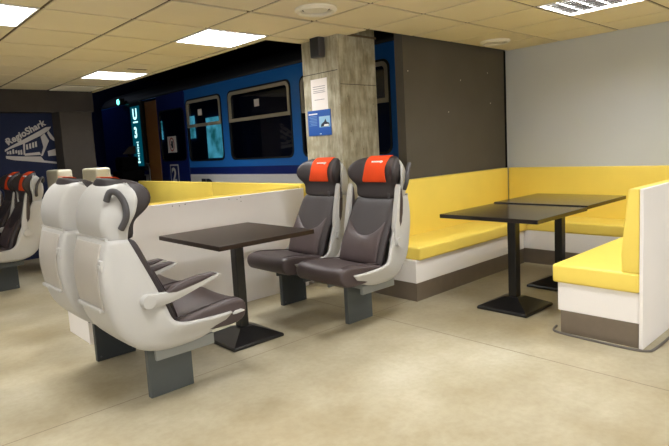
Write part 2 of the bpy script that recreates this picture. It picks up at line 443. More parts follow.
# ------------------------------------------------------------------ ceiling fixtures
LAMPCOL = (.97, .985, 1.0)
where = {(.54, 3.93): 'left of the ceiling at the picture edge', (2.35, 3.93): 'nearest the concrete pillar',
         (2.35, 6.345): 'farthest away, above the train side', (4.155, 1.505): 'above the yellow benches at the right wall'}
for (lx, ly) in lights:
    w = where.get((lx, ly))
    lab = 'square white louvred ceiling light ' + w if w else 'square white louvred ceiling light behind or above the viewer'
    t = thing('ceiling_light', lab, 'ceiling light', (lx+T/2, ly+T/2, HC), 0, 'square louvred ceiling lights')
    h = .292
    b = MB()
    for (a0, a1, c0, c1) in ((-h, h, -h, -h+.012), (-h, h, h-.012, h), (-h, -h+.012, -h+.012, h-.012), (h-.012, h, -h+.012, h-.012)):
        b.box(a0, a1, c0, c1, -.003, .07)
    b.box(-h, h, -h, h, .0705, .08)
    b.build('housing', M_louvre, t)
    b = MB()
    for k in range(1, 5):
        p = -h+.015+k*(2*h-.03)/5
        b.box(-h+.013, h-.013, p-.002, p+.002, .0035, .0345)
    b.build('louvre', M_louvre, t)
    b = MB()
    n = 8; c = (2*h-.03)/n
    for k in range(1, n):
        p = -h+.015+k*c
        b.prism([(p-.002, .002), (p+.002, .002), (p+.006, .016), (p-.006, .016)], 1, -h+.013, h-.013)
    b.build('cross_blades', M_blade, t)
    b = MB(); b.box(-h+.02, h-.02, -h+.02, h-.02, .06, .066); b.build('diffuser', M_lamp, t)
    ld = bpy.data.lights.new('lamp', 'AREA'); ld.shape = 'SQUARE'; ld.size = .54; ld.energy = 27; ld.color = LAMPCOL
    ld.spread = R(160)
    lo = bpy.data.objects.new('lamp', ld); COL.objects.link(lo); lo.parent = t; lo.location = (0, 0, .045)

for (vx, vy, lab) in ((2.70, 3.02, 'round white air diffuser in the ceiling left of the pillar head'),
                      (5.17, 3.06, 'round white air diffuser in the ceiling near the taupe wall corner')):
    t = thing('air_diffuser', lab, 'air vent', (vx, vy, HC), 0, 'round ceiling diffusers')
    b = MB()
    rows = []
    for (r, z) in ((.15, -.001), (.153, -.014), (.132, -.03), (.113, -.022), (.108, .0)):
        rows.append([(r*math.cos(2*math.pi*k/32), r*math.sin(2*math.pi*k/32), z) for k in range(32)])
    b.grid(rows, closed=True); b.build('ring', M_vent, t, smooth=50)
    b = MB(); b.cyl((0, 0, -.014), (0, 0, -.006), .086, .092, n=32); b.build('disc', M_vent, t, smooth=40)
    b = MB(); b.cyl((0, 0, -.003), (0, 0, -.0005), .108, .108, n=32); b.build('slot', M_rubber, t, smooth=40)
t = thing('ceiling_grille', 'wide slatted ventilation grille at the dim far end of the ceiling', 'air vent', (2.62, 7.9, HC))
b = MB()
b.box(-.28, .28, -.28, .28, -.004, -.002); b.build('backing', M_tbar, t)
b = MB()
for k in range(9): b.box(-.27, .27, -.26+k*.06, -.235+k*.06, -.016, -.0045)
b.build('slats', M_vent, t)
t = thing('ceiling_slot', 'short dark slot vent in the ceiling beside the farthest light', 'air vent', (2.68, 6.05, HC))
b = MB(); b.box(-.13, .13, -.05, .05, -.006, -.001, .002); b.build('frame', M_tile, t)
b = MB()
for k in range(2): b.box(-.11, .11, -.03+k*.035, -.012+k*.035, -.008, -.0061)
b.build('slot', M_tbar, t)

# ------------------------------------------------------------------ seats
SHB = [(-.355, .935), (-.388, .80), (-.385, .66), (-.35, .50), (-.27, .39), (-.17, .342), (-.05, .333), (.08, .345), (.205, .385)]
SHF = [(-.262, .93), (-.215, .82), (-.165, .70), (-.12, .585), (-.085, .495), (-.03, .462), (.07, .452), (.16, .448), (.265, .446)]
HDB = [(-.335, .90), (-.362, .98), (-.360, 1.05), (-.334, 1.125), (-.290, 1.18), (-.235, 1.208)]
HDF = [(-.262, .91), (-.252, .99), (-.222, 1.06), (-.208, 1.12), (-.215, 1.165), (-.238, 1.202)]

def bucket(b, Bc, Fc, wbs, wfs, n):
    Bs = cat([(p[0], 0, p[1]) for p in Bc], n); Fs = cat([(p[0], 0, p[1]) for p in Fc], n)
    N_ = len(Bs); rows = []
    for i in range(N_):
        s = i/(N_-1)
        wb = interp([k/(len(wbs)-1) for k in range(len(wbs))], wbs, s); wf = interp([k/(len(wfs)-1) for k in range(len(wfs))], wfs, s)
        B = Bs[i]; F = Fs[i]
        def P(t, y): q = B.lerp(F, t); return Vector((q.x, y, q.z))
        half = [P(1, wf), P(.72, wf*.8+wb*.2), P(.42, wf*.5+wb*.5), P(.16, wf*.15+wb*.85+.006), P(.05, wb+.002), P(.008, wb-.010), P(-.002, wb-.034), P(-.012, wb*.45), P(-.016, 0)]
        half = cat(half, 2)
        rows.append(half + [Vector((p.x, -p.y, p.z)) for p in half[-2::-1]])
    b.grid(rows)

def back_x(z):      # front of the back cushion along the middle
    return interp([.44, .47, .60, .70, .80, .93, 1.02], [-.02, -.035, -.075, -.125, -.17, -.222, -.24], z)
HZ = [.915, .95, .995, 1.025, 1.05, 1.085, 1.13, 1.175, 1.208, 1.228, 1.234]
HW = [.205, .212, .213, .218, .225, .245, .252, .243, .220, .185, .14]
HX = [-.218, -.213, -.216, -.215, -.205, -.196, -.190, -.198, -.215, -.245, -.272]
HG = [.0, .0, .004, .02, .05, .078, .09, .082, .06, .03, .0]
def head_front(y, z):
    w = interp(HZ, HW, z); a = min(1, abs(y)/w)
    return interp(HZ, HX, z) + interp(HZ, HG, z)*(max(0, a-.42)/.58)**1.5 - .05*max(0, a-.86)**2/.0196*.35

def arm(b_tray, b_pad, py, ang):
    rot = Matrix.Rotation(-R(ang), 3, 'Y'); piv = Vector((-.205, 0, .612))
    def place(b, vs):
        for v in vs:
            v.co = piv + rot @ v.co
    tray = [(-.034, -.012), (-.02, -.034), (.05, -.036), (.12, -.030), (.20, -.008), (.30, .022), (.39, .048), (.415, .060), (.40, .068), (.29, .042), (.15, .012), (.11, .022), (.02, .034), (-.02, .03)]
    nb = len(b_tray.bm.verts); b_tray.prism(tray, 1, py-.021, py+.021, .006); b_tray.bm.verts.ensure_lookup_table()
    place(b_tray, b_tray.bm.verts[nb:])
    pad = [(.105, .022), (.15, .013), (.29, .043), (.395, .069), (.37, .078), (.29, .075), (.20, .062), (.14, .048)]
    nb = len(b_pad.bm.verts); b_pad.prism(pad, 1, py-.022, py+.022, .008); b_pad.bm.verts.ensure_lookup_table()
    place(b_pad, b_pad.bm.verts[nb:])

def make_seat(label, loc, rz, handle=-1, arm_neg='down', arm_pos='down', leg_x=0., leg_y=0., dark_leg=False, cream=False, recline=0., head=1., cover=True, group=None):
    """local +x = the way a sitter looks, y = 0 the middle of the seat"""
    t = thing('passenger_seat', label, 'seat', loc, rz, group)
    sh = M_shell2 if cream else M_shell
    b = MB(); bucket(b, SHB, SHF, [.200, .206, .21, .212, .212, .212, .215, .22, .225], [.214, .226, .238, .250, .258, .264, .265, .262, .255], 4)
    o = b.build('seat_shell', sh, t, smooth=60, solid=.016)
    # tray panel on the back of the shell
    bk = cat([(p[0], 0, p[1]) for p in SHB[:5]], 5)
    rows = []; rows2 = []
    for p in bk[1:]:
        if p.z > .575: rows.append([(p.x-.011, y, p.z) for y in (-.165, -.09, 0, .09, .165)])
        elif p.z > .42: rows2.append([(p.x-.008, y*.95, p.z) for y in (-.165, -.09, 0, .09, .165)])
    b = MB(); b.grid(rows); bp = b.build('rear_panel', sh if cream else M_shell_shade, t, smooth=40, solid=.012, bevel=.003)
    b = MB(); zl = rows[-1][0][2]; xl = rows[-1][0][0]
    b.box(xl-.022, xl+.012, -.16, .16, zl-.014, zl+.004, .005); b.build('ledge', sh, bp)
    b = MB(); b.box(-.40, -.366, -.208, -.172, .79, .845, .006); b.box(-.405, -.3985, -.202, -.18, .805, .825, .003)
    b.build('latch', sh, t)
    b = MB(); b.tube([(-.357, y, .94) for y in (-.205, 0, .205)], .008, 8); b.build('top_lip', sh, t, smooth=40)
    # head shell
    b = MB(); bucket(b, HDB, HDF, [.172, .178, .18, .176, .166, .15], [.212, .222, .246, .252, .24, .2], 4)
    # close the top
    o = b.build('head_shell', sh, t, smooth=60, solid=.014)
    # back cushion
    rows = []
    zs = [.44, .46, .52, .60, .68, .76, .84, .895, .918, .925]
    for z in zs:
        w = interp([.44, .6, .75, .88, .925], [.226, .23, .228, .224, .212], z)
        ins = .018 if z in (zs[0], zs[-1]) else (.006 if z in (zs[1], zs[-2]) else 0)
        fr = []
        for k in range(13):
            a = -1+2*k/12; y = a*w
            bol = .022*(max(0, abs(a)-.55)/.45)**1.2 - .03*max(0, abs(a)-.9)/.1
            fr.append((back_x(z)+bol-ins, y, z))
        rows.append(fr + [(back_x(z)-.075, w*.96, z), (back_x(z)-.085, 0, z), (back_x(z)-.075, -w*.96, z)])
    b = MB(); b.grid(rows, closed=True, cap=True); b.build('back_cushion', M_leather2, t, smooth=70, sub=1)
    # lumbar pad with a curved upper edge
    rows = []
    for k in range(15):
        a = -1+2*k/14; y = a*.19
        top = .655 + .12*abs(a)**2.2
        r = []
        for j in range(8):
            z = .463 + (top-.463)*j/7
            r.append((back_x(z)+.022*(max(0, abs(y)/.226-.55)/.45)**1.2+(.011 if 0 < j < 7 and 0 < k < 14 else .001), y, z))
        rows.append(r)
    b = MB(); b.grid(rows); b.build('lumbar_pad', M_lumbar, t, smooth=80, solid=.008, sub=1)
    # head cushion with wings
    rows = []
    for z in HZ:
        w = interp(HZ, HW, z)
        fr = [(head_front(w*(-1+2*k/16), z), w*(-1+2*k/16), z) for k in range(17)]
        bx = interp([.9, 1.1, 1.2, 1.262], [-.29, -.305, -.285, -.27], z)
        rows.append(fr + [(bx+.035, w*.93, z), (bx, w*.6, z), (bx-.006, 0, z), (bx, -w*.6, z), (bx+.035, -w*.93, z)])
    b = MB()
    if cover: b.grid(rows, closed=True, cap=True); hc = b.build('headrest', M_leather2, t, smooth=70, sub=1)
    else: b.box(-.375, -.20, -.235, .235, .935, 1.235, .035, 4); hc = b.build('headrest', M_shell2, t, smooth=50)
    # cloth cover over the headrest
    if cover:
        rows = []
        for k in range(9):
            a = -1+2*k/8; r = []
            for z in (1.04, 1.065, 1.10, 1.135, 1.172, 1.208):
                hw = interp([1.04, 1.10, 1.15, 1.21], [.128, .112, .106, .114], z)
                r.append((head_front(a*hw, z)+.007, a*hw, z))
            r += [(-.236, a*.115, 1.234), (-.258, a*.115, 1.240), (-.268, a*.114, 1.238)]
            rows.append(r)
        b = MB(); b.grid(rows); hcv = b.build('headrest_cover', M_orange, t, smooth=80, solid=.004, sub=1)
        b = MB()
        zl = 1.195
        X = lambda y, z: head_front(y, z)+.0125
        b.prism([(.052+.016*math.cos(a_)*(1 if a_ < 3.6 else .8), zl+.009*math.sin(a_)) for a_ in [k*math.pi/6 for k in range(12)]], 0, X(0, zl)-.006, X(0, zl)+.002)
        for k in range(5):
            y = .026-k*.016
            b.box(X(0, zl)-.006, X(0, zl)+.002, y-.006, y+.006, zl-.004, zl+.007)
        b.build('logo_print', M_ptwhite, hcv)
    # seat cushion
    prof = [(-.09, .385), (-.095, .44), (-.02, .462), (.10, .480), (.22, .497), (.30, .503), (.352, .493), (.378, .463), (.374, .42), (.352, .378), (.28, .362), (.10, .372)]
    cxm = sum(p[0] for p in prof)/len(prof); czm = sum(p[1] for p in prof)/len(prof)
    rows = []
    for (y, sc, rise) in ((-.248, .88, 0), (-.243, .97, .003), (-.226, 1, .008), (-.18, 1, .008), (-.12, 1, 0), (0, 1, -.004), (.12, 1, 0), (.18, 1, .008), (.226, 1, .008), (.243, .97, .003), (.248, .88, 0)):
        rows.append([(cxm+(p[0]-cxm)*sc, y, czm+(p[1]-czm)*sc+(rise if p[1] > .44 else 0)) for p in prof])
    b = MB(); b.grid(rows, closed=True, cap=True); sc_ = b.build('seat_cushion', M_leather, t, smooth=70, sub=1)
    for sgn in (-1, 1):
        b = MB(); pts = cat([(-.06, sgn*.2, .468), (.1, sgn*.2, .492), (.25, sgn*.2, .509), (.325, sgn*.2, .508)], 4)
        b.tube(pts, .004, 6); b.build('seam_piping', M_lumbar, sc_, smooth=60)
    b = MB(); pts = [(.275, -.250, .428), (.29, -.254, .435), (.33, -.253, .438), (.352, -.248, .432)]
    b.tube(pts, [.004, .011, .011, .004], 8, flat=.5); b.build('side_lever', sh, t, smooth=60)
    # armrests
    for sgn, st in ((-1, arm_neg), (1, arm_pos)):
        ang = {'down': 0, 'up': 86, 'half': 40}[st]
        bt = MB(); bpd = MB(); arm(bt, bpd, sgn*.247, ang)
        bt.cyl((-.205, sgn*.205, .612), (-.205, sgn*.278, .612), .040, .034, 24)
        ar = bt.build('armrest', sh, t, smooth=50)
        bpd.build('arm_pad', M_leather, ar, smooth=50)
        if st == 'up':
            bs = MB(); bs.box(-.132, -.1285, sgn*.247-.012, sgn*.247+.012, .93, .975, .001); bs.build('arm_slot', M_dkplast, ar)
    if handle:
        yh = handle*.215
        b = MB(); pts = cat([(-.338, yh*.93, 1.125), (-.325, yh*1.04, 1.168), (-.298, yh*1.14, 1.16), (-.274, yh*1.2, 1.105), (-.274, yh*1.2, 1.04), (-.292, yh*1.06, .985)], 5)
        b.tube(pts, .0135, 10, flat=1.2); b.build('grab_handle', M_dkplast, t, smooth=60)
    # pedestal leg and side rail
    lm = M_legdk if dark_leg else M_leg
    b = MB(); b.box(leg_x-.13, leg_x+.13, leg_y-.02, leg_y+.02, 0, .345, .004); lg = b.build('leg', lm, t)
    for xx in (-.105, .105):
        for ss in (-1, 1):
            b = MB(); b.cyl((leg_x+xx, leg_y+ss*.0195, .03), (leg_x+xx, leg_y+ss*.024, .03), .006, n=8); b.build('bolt', M_leg, lg)
    b = MB(); b.box(leg_x-.16, leg_x+.18, -.19, -.165, .272, .335, .004); b.box(leg_x-.16, leg_x+.18, .165, .19, .272, .335, .004)
    b.box(leg_x-.12, leg_x-.07, -.164, .164, .29, .33); b.box(leg_x+.07, leg_x+.12, -.164, .164, .29, .33)
    b.build('side_rail', M_beam if not dark_leg else M_legdk, t)
    if head != 1.:
        def squash(o):
            for v in o.data.vertices:
                if v.co.z > .93: v.co.z = .93+(v.co.z-.93)*head
            for c_ in o.children: squash(c_)
        for c_ in t.children:
            if c_.name.split('.')[0] in ('headrest', 'headrest_cover'): squash(c_)
    if recline:
        def bend(o):
            for v in o.data.vertices:
                if v.co.z > .5: v.co.x += recline*(v.co.z-.5)**2/.65
            for c_ in o.children: bend(c_)
        for c_ in t.children:
            if c_.name.split('.')[0] not in ('leg', 'side_rail', 'seat_cushion', 'side_lever', 'armrest'): bend(c_)
    return t

GA = 'seat pair with its back to the viewer'
GB = 'seat pair facing the viewer'
make_seat('grey shelled seat seen from behind, nearest the viewer, beside the dark table', (1.300, 2.85, 0), 0, -1, leg_x=.0, leg_y=.015, head=.985, group=GA)
make_seat('grey shelled seat seen from behind, second from the viewer, next to the white partition', (1.300, 3.49, 0), 0, 0, leg_x=.0, leg_y=.19, dark_leg=True, head=.985, group=GA)
make_seat('dark leather seat facing the viewer, right one of the pair before the pillar', (2.805, 2.86, 0), math.pi, 1, 'up', 'up', leg_x=-.055, leg_y=-.04, recline=-.11, group=GB)
make_seat('dark leather seat facing the viewer, left one of the pair, by the white partition', (2.805, 3.50, 0), math.pi, 0, 'down', 'up', leg_x=-.055, leg_y=-.2, dark_leg=True, recline=-.11, group=GB)
GC = 'seats in the dim far left corner'
make_seat('dark leather seat at the left picture edge with its armrest raised, nearest of its row', (1.26, 6.61, 0), math.pi, 1, 'up', 'up', dark_leg=True, recline=-.14, group=GC)
make_seat('dark leather seat at the left picture edge, second in its row', (1.26, 7.25, 0), math.pi, 0, 'up', 'down', leg_y=-.16, dark_leg=True, recline=-.14, group=GC)
make_seat('cream shelled seat showing only its pale top left of the nearest seat backs', (2.40, 7.30, 0), 0, 0, dark_leg=True, cream=True, cover=False, group=GC)
make_seat('cream shelled seat showing only its pale top between the two near seat backs', (2.63, 6.68, 0), 0, 0, dark_leg=True, cream=True, cover=False, group=GC)

# ------------------------------------------------------------------ tables
def table(label, x0, x1, y0, y1, top_m, zt=.764, th=.03):
    cx, cy = (x0+x1)/2, (y0+y1)/2
    t = thing('cafe_table', label, 'table', (cx, cy, 0), 0, 'square pedestal tables')
    hx, hy = (x1-x0)/2, (y1-y0)/2
    b = MB(); b.box(-hx, hx, -hy, hy, zt-th, zt, .003); b.build('tabletop', top_m, t)
    b = MB(); b.box(-.034, .034, -.034, .034, .085, zt-th-.0005, .005); b.build('column', M_bmetal, t)
    b = MB()
    rows = []
    for (h, z) in ((.205, .002), (.208, .006), (.208, .018), (.202, .026), (.062, .088), (.05, .092)):
        rows.append([(-h, -h, z), (h, -h, z), (h, h, z), (-h, h, z)])
    b.grid(rows, closed=True, cap=True); b.build('base', M_bmetal, t, smooth=25)
    b = MB(); b.box(-.14, .14, -.14, .14, zt-th-.008, zt-th-.0003); b.build('mounting_plate', M_bmetal, t)
    return t
table('dark brown square table between the two facing pairs of seats', 1.68, 2.437, 2.874, 3.69, M_tbrown)
table('black square table between the yellow benches, the nearer of two', 3.442, 4.236, 1.748, 2.548, M_tblack)
table('black square table between the yellow benches, the farther, by the pale wall', 4.246, 5.04, 1.752, 2.558, M_tblack, zt=.772)

# ------------------------------------------------------------------ yellow benches
def cushion(b, x0, x1, y0, y1, z0, z1, bev=.018):
    b.box(x0, x1, y0, y1, z0, z1, bev, 3)
ZK = .155; ZB = .345; ZS = .455; ZT = .982
# along the taupe wall
t = thing('banquette_bench', 'long yellow bench along the taupe wall', 'bench', (4.6, 3.1, 0), 0, 'yellow upholstered benches')
W = t.location
b = MB(); b.box(3.5, 5.30, 2.848, 3.355, 0, ZK-.001, .003); b.build('kick_plate', M_kick, t, world=W)
b = MB(); b.box(3.5, 5.30, 2.848, 3.355, ZK, ZB, .003); b.build('base_box', M_white, t, world=W)
b = MB(); cushion(b, 3.53, 5.33, 2.825, 3.30, ZB+.001, ZS); b.build('seat_cushion', M_yellow, t, smooth=40, world=W)
b = MB(); cushion(b, 3.53, 5.765, 3.281, 3.356, ZS-.04, ZT, .012); b.build('backrest', M_yellow, t, smooth=40, world=W)
# along the pale wall
t = thing('banquette_bench', 'yellow bench along the pale grey wall behind the black tables', 'bench', (5.5, 2.4, 0), 0, 'yellow upholstered benches')
W = t.location
b = MB(); b.box(5.335, 5.875, 1.70, 3.355, 0, ZK-.001, .003); b.build('kick_plate', M_kick, t, world=W)
b = MB(); b.box(5.335, 5.875, 1.70, 3.355, ZK, ZB, .003); b.build('base_box', M_white, t, world=W)
b = MB(); cushion(b, 5.335, 5.79, 1.70, 3.279, ZB+.001, ZS); b.build('seat_cushion', M_yellow, t, smooth=40, world=W)
b = MB(); cushion(b, 5.767, 5.876, 1.25, 3.279, ZS-.04, ZT, .012); b.build('backrest', M_yellow, t, smooth=40, world=W)
# nearest bench with its white side panel
t = thing('banquette_bench', 'yellow bench seen end on at the right picture edge, backed by a white panel', 'bench', (4.6, 1.4, 0), 0, 'yellow upholstered benches')
W = t.location
b = MB(); b.box(3.507, 5.75, 1.143, 1.628, 0, ZK-.001, .003); b.build('kick_plate', M_kick, t, world=W)
b = MB(); b.box(3.507, 5.75, 1.143, 1.645, ZK, ZB, .003); b.build('base_box', M_white, t, world=W)
b = MB(); cushion(b, 3.488, 5.75, 1.141, 1.675, ZB+.001, ZS+.012); b.build('seat_cushion', M_yellow, t, smooth=40, world=W)
b = MB()
b.prism([(1.143, ZS+.013), (1.243, ZS+.013), (1.243, ZS+.12), (1.208, ZT-.012), (1.198, ZT-.003), (1.143, ZT-.003)], 0, 3.50, 5.75, .008)
b.build('backrest', M_yellow, t, smooth=40, world=W)
b = MB(); b.box(3.497, 5.875, 1.118, 1.14, 0, ZT-.002, .003); b.build('side_panel', M_white, t, world=W)
b = MB()
b.tube(cat([(3.60, 1.70, .006), (3.515, 1.68, .006), (3.478, 1.62, .006), (3.462, 1.4, .006), (3.458, 1.18, .006), (3.48, 1.09, .006), (3.56, 1.065, .006), (4.0, 1.06, .006), (5.8, 1.06, .006)], 6), .008, 8)
b.build('floor_seal', M_seal, t, smooth=60, world=W)
# behind the white partition
t = thing('banquette_bench', 'yellow bench hidden behind the long white partition beside the dark table', 'bench', (2.3, 4.3, 0), 0, 'yellow upholstered benches')
W = t.location
b = MB(); b.box(1.255, 3.33, 4.05, 4.074, 0, .953, .003); b.build('side_panel', M_white, t, world=W)
b = MB(); b.prism([(4.075, ZS), (4.175, ZS), (4.14, .966), (4.075, .972)], 0, 1.255, 3.30, .006); b.build('backrest', M_yellow, t, smooth=40, world=W)
b = MB(); b.box(1.262, 3.28, 4.076, 4.52, 0, ZB-.17, .003); b.build('kick_plate', M_white, t, world=W)
b = MB(); b.box(1.275, 3.28, 4.076, 4.50, ZB-.169, ZB, .003); b.build('base_box', M_white, t, world=W)
b = MB(); cushion(b, 1.262, 3.28, 4.176, 4.55, ZB+.001, ZS); b.build('seat_cushion', M_yellow, t, smooth=40, world=W)
b = MB()
for (x, z) in ((1.98, .93), (2.04, .925), (2.09, .932), (2.5, .93), (2.58, .92), (2.62, .935), (2.62, .90)):
    b.cyl((x, 4.05, z), (x, 4.0485, z), .004, n=8)
b.build('screw_hole', M_tbar, t, world=W)
t = thing('banquette_bench', 'yellow bench back running left from the pillar in front of the train', 'bench', (3.3, 5.4, 0), 0, 'yellow upholstered benches')
W = t.location
b = MB()
cushion(b, 3.335, 3.41, 4.09, 5.76, ZS-.04, .99, .01); cushion(b, 3.335, 3.41, 5.765, 7.85, ZS-.04, .99, .01)
b.build('backrest', M_yellow, t, smooth=40, world=W)
b = MB(); b.box(3.411, 3.43, 4.09, 7.85, 0, .985, .002); b.build('rear_panel', M_white, t, world=W)
b = MB(); b.box(2.95, 3.41, 4.56, 6.0, 0, ZB, .003); b.build('base_box', M_white, t, world=W)
b = MB(); cushion(b, 2.93, 3.33, 4.56, 6.0, ZB+.001, ZS); b.build('seat_cushion', M_yellow, t, smooth=40, world=W)

# ------------------------------------------------------------------ train carriage
TX = 4.3
t = thing('train_carriage', 'blue and white railway carriage standing behind the pillar and partition', 'train', (TX, 7.5, 0))
W = Vector(t.location)
def rrect(y0, y1, z0, z1, r, n=5):
    out = []
    for (cy, cz, a0) in ((y1-r, z1-r, 0), (y0+r, z1-r, 90), (y0+r, z0+r, 180), (y1-r, z0+r, 270)):
        for k in range(n+1):
            a = R(a0+90*k/n); out.append((cy+r*math.cos(a), cz+r*math.sin(a)))
    return out
def plate(outer, holes, x, m, name, parent, thick=.02):
    bm = bmesh.new(); es = []
    for loop in [outer]+holes:
        vs = [bm.verts.new((x, p[0], p[1])) for p in loop]
        for k in range(len(vs)): es.append(bm.edges.new((vs[k], vs[(k+1) % len(vs)])))
    bmesh.ops.triangle_fill(bm, use_beauty=True, use_dissolve=False, edges=es)
    r = bmesh.ops.extrude_face_region(bm, geom=bm.faces[:])
    bmesh.ops.translate(bm, vec=(thick, 0, 0), verts=[v for v in r['geom'] if isinstance(v, bmesh.types.BMVert)])
    b = MB(); b.bm.free(); b.bm = bm
    return b.build(name, m, parent, world=W)
wins = [(3.74, 5.18), (5.36, 6.80), (6.98, 8.03)]
WZ0, WZ1 = 1.225, 2.195
holes = [rrect(a, c, WZ0, WZ1, .09) for a, c in wins]
Y0, Y1 = 3.50, 11.6
body = plate([(Y0, 1.13), (8.06, 1.13), (8.06, 2.35), (Y0, 2.35)], holes, TX, M_bluebody, 'side_panel', t)
plate([(Y0, 1.02), (8.06, 1.02), (8.06, 1.13), (Y0, 1.13)], [], TX, M_navybody, 'navy_stripe', t)
plate([(Y0, .35), (8.06, .35), (8.06, 1.02), (Y0, 1.02)], [], TX, M_whitebody, 'white_skirt', t)
plate([(9.62, .35), (Y1, .35), (Y1, 1.02), (9.62, 1.02)], [], TX, M_whitebody, 'white_skirt', t)
plate([(9.62, 1.02), (Y1, 1.02), (Y1, 2.35), (9.62, 2.35)], [], TX, M_navybody, 'end_panel', t)
# roof
b = MB()
prof = [(TX+.0, 2.352), (TX+.02, 2.40), (TX+.10, 2.50), (TX+.28, 2.60), (TX+.6, 2.66), (TX+1.1, 2.66)]
b.grid([[(p[0], Y0, p[1]) for p in prof], [(p[0], Y1, p[1]) for p in prof]]); b.build('roof', M_roof, t, smooth=60, solid=.02, world=W)
b = MB(); b.box(TX-.006, TX+.004, Y0, Y1, 2.335, 2.349, .002); b.build('rain_gutter', M_bluebody, t, world=W)
b = MB(); b.box(TX+.06, TX+1.2, Y0, Y1, .12, .34); b.build('underframe', M_black, t, world=W)
# interior box
b = MB()
b.box(TX+1.2, TX+1.24, Y0, Y1, .34, 2.6); b.box(TX+.03, TX+1.2, Y0, Y1, .34, .38)
b.box(TX+.03, TX+1.2, Y0, Y0+.03, .38, 2.45); b.box(TX+.03, TX+1.2, Y1-.03, Y1, .38, 2.45); b.box(TX+.05, TX+1.2, 6.85, 6.88, .38, 2.40)
b.build('interior', M_inside, t, world=W)
for (a, c, z0, z1) in ((8.80, 9.48, 1.25, 2.02), (9.95, 10.25, 1.66, 2.1), (11.38, 11.56, 1.7, 2.1)):  # glowing panels added inside, standing in for teal reflections on the panes
    b = MB(); b.box(TX+1.17, TX+1.198, a, c, z0, z1); b.build('reflection_panel', M_teal, t, world=W)
for i, (a, c) in enumerate(wins):
    b = MB()
    def ring(bb, o, q, x0, x1):
        n = len(o)
        vo0 = [bb.bm.verts.new((x0, p[0], p[1])) for p in o]; vi0 = [bb.bm.verts.new((x0, p[0], p[1])) for p in q]
        vo1 = [bb.bm.verts.new((x1, p[0], p[1])) for p in o]; vi1 = [bb.bm.verts.new((x1, p[0], p[1])) for p in q]
        for k in range(n):
            j = (k+1) % n
            bb.bm.faces.new((vo0[k], vo0[j], vi0[j], vi0[k])); bb.bm.faces.new((vo1[k], vo1[j], vi1[j], vi1[k]))
            bb.bm.faces.new((vo0[k], vo0[j], vo1[j], vo1[k])); bb.bm.faces.new((vi0[k], vi0[j], vi1[j], vi1[k]))
    ring(b, rrect(a, c, WZ0, WZ1, .09), rrect(a+.022, c-.022, WZ0+.022, WZ1-.022, .08), TX-.010, TX+.03)
    wf = b.build('window', M_rubber, t, world=W)
    # silver frame of the hinged upper light
    zs = 1.755
    b = MB()
    up = [p for p in rrect(a+.024, c-.024, zs, WZ1-.024, .075)]
    up = [((a+.024 if p[0] < (a+c)/2 else c-.024), zs) if p[1] < zs+.08 else p for p in up]
    q = [p for p in rrect(a+.066, c-.066, zs+.045, WZ1-.066, .05)]
    q = [((a+.066 if p[0] < (a+c)/2 else c-.066), zs+.045) if p[1] < zs+.10 else p for p in q]
    ring(b, up, q, TX-.014, TX+.01); b.build('frame', M_alu, wf, world=W)
    b = MB(); b.box(TX+.012, TX+.018, a+.02, c-.02, WZ0+.02, WZ1-.02); b.build('pane', M_glass, wf, world=W)
    if i > 0:
        yc = (a+c)/2 + (.03 if i == 1 else .12)
        b = MB(); b.box(TX+.006, TX+.011, yc-.055, yc+.055, 1.925, 2.02); b.build('sticker', M_paper, wf, world=W)
# door leaf and its tall window
dh = rrect(8.10, 8.99, 1.24, 2.10, .10)
d = plate([(8.065, .35), (9.05, .35), (9.05, 2.35), (8.065, 2.35)], [dh], TX-.012, M_navybody, 'door', t)
b = MB(); ring(b, rrect(8.10, 8.99, 1.24, 2.10, .10), rrect(8.115, 8.975, 1.255, 2.085, .09), TX-.018, TX+.01); b.build('window_seal', M_rubber, d, world=W)
b = MB(); b.box(TX-.002, TX+.004, 8.1, 8.99, 1.24, 2.10); b.build('pane', M_glass, d, world=W)
b = MB(); b.box(TX-.02, TX+.03, 9.05, 9.50, .35, 2.30, .004); b.build('door_edge', M_brown, t, world=W)
b = MB(); b.box(TX+.0, TX+.03, 9.48, 9.62, .35, 2.35); b.build('door_gap', M_rubber, t, world=W)
b = MB(); b.tube(cat([(TX-.002, 9.46, .86), (TX-.05, 9.46, .9), (TX-.05, 9.46, 1.12), (TX-.05, 9.5, 1.2), (TX-.002, 9.52, 1.22)], 4), .012, 8)
b.build('handrail', M_steel, t, smooth=60, world=W)
Rw = Matrix(((0, 0, -1, 0), (-1, 0, 0, 0), (0, 1, 0, 0), (0, 0, 0, 1)))   # text x -> -Y, y -> Z, facing -X
def side_text(body, size, m, name, x, y, z, parent, **kw):
    return text_mesh(body, size, m, name, Matrix.Translation(Vector((x, y, z))-W) @ Rw, parent, **kw)
b = MB(); b.box(TX-.016, TX-.0125, 8.43, 8.735, 1.385, 1.655, .001); st = b.build('sticker', M_paper, d, world=W)
b = MB()
o_ = [(8.582+.085*math.cos(k*math.pi/12), 1.52+.115*math.sin(k*math.pi/12)) for k in range(24)]
i_ = [(8.582+.068*math.cos(k*math.pi/12), 1.52+.097*math.sin(k*math.pi/12)) for k in range(24)]
ring(b, o_, i_, TX-.018, TX-.0162); b.build('red_ring', M_red, st, world=W)
b = MB(); b.box(TX-.018, TX-.0162, 8.545, 8.60, 1.46, 1.575); b.box(TX-.0181, TX-.0163, 8.60, 8.625, 1.5, 1.53); b.build('pictogram', M_inkdark, st, world=W)
b = MB(); b.box(TX-.015, TX-.0123, 8.43, 8.72, .80, 1.185, .001); pl = b.build('class_sign', M_ptwhite, d, world=W)
b = MB(); b.box(TX-.0165, TX-.0152, 8.448, 8.702, .818, 1.167); b.build('sign_field', M_navybody, pl, world=W)
side_text('2', .33, M_ptwhite, 'numeral', TX-.018, 8.67, .90, pl, offset=.009)
side_text('ED', .27, M_inkdark, 'lettering', TX-.004, 7.72, .755, t, offset=.012, spacing=1.05)
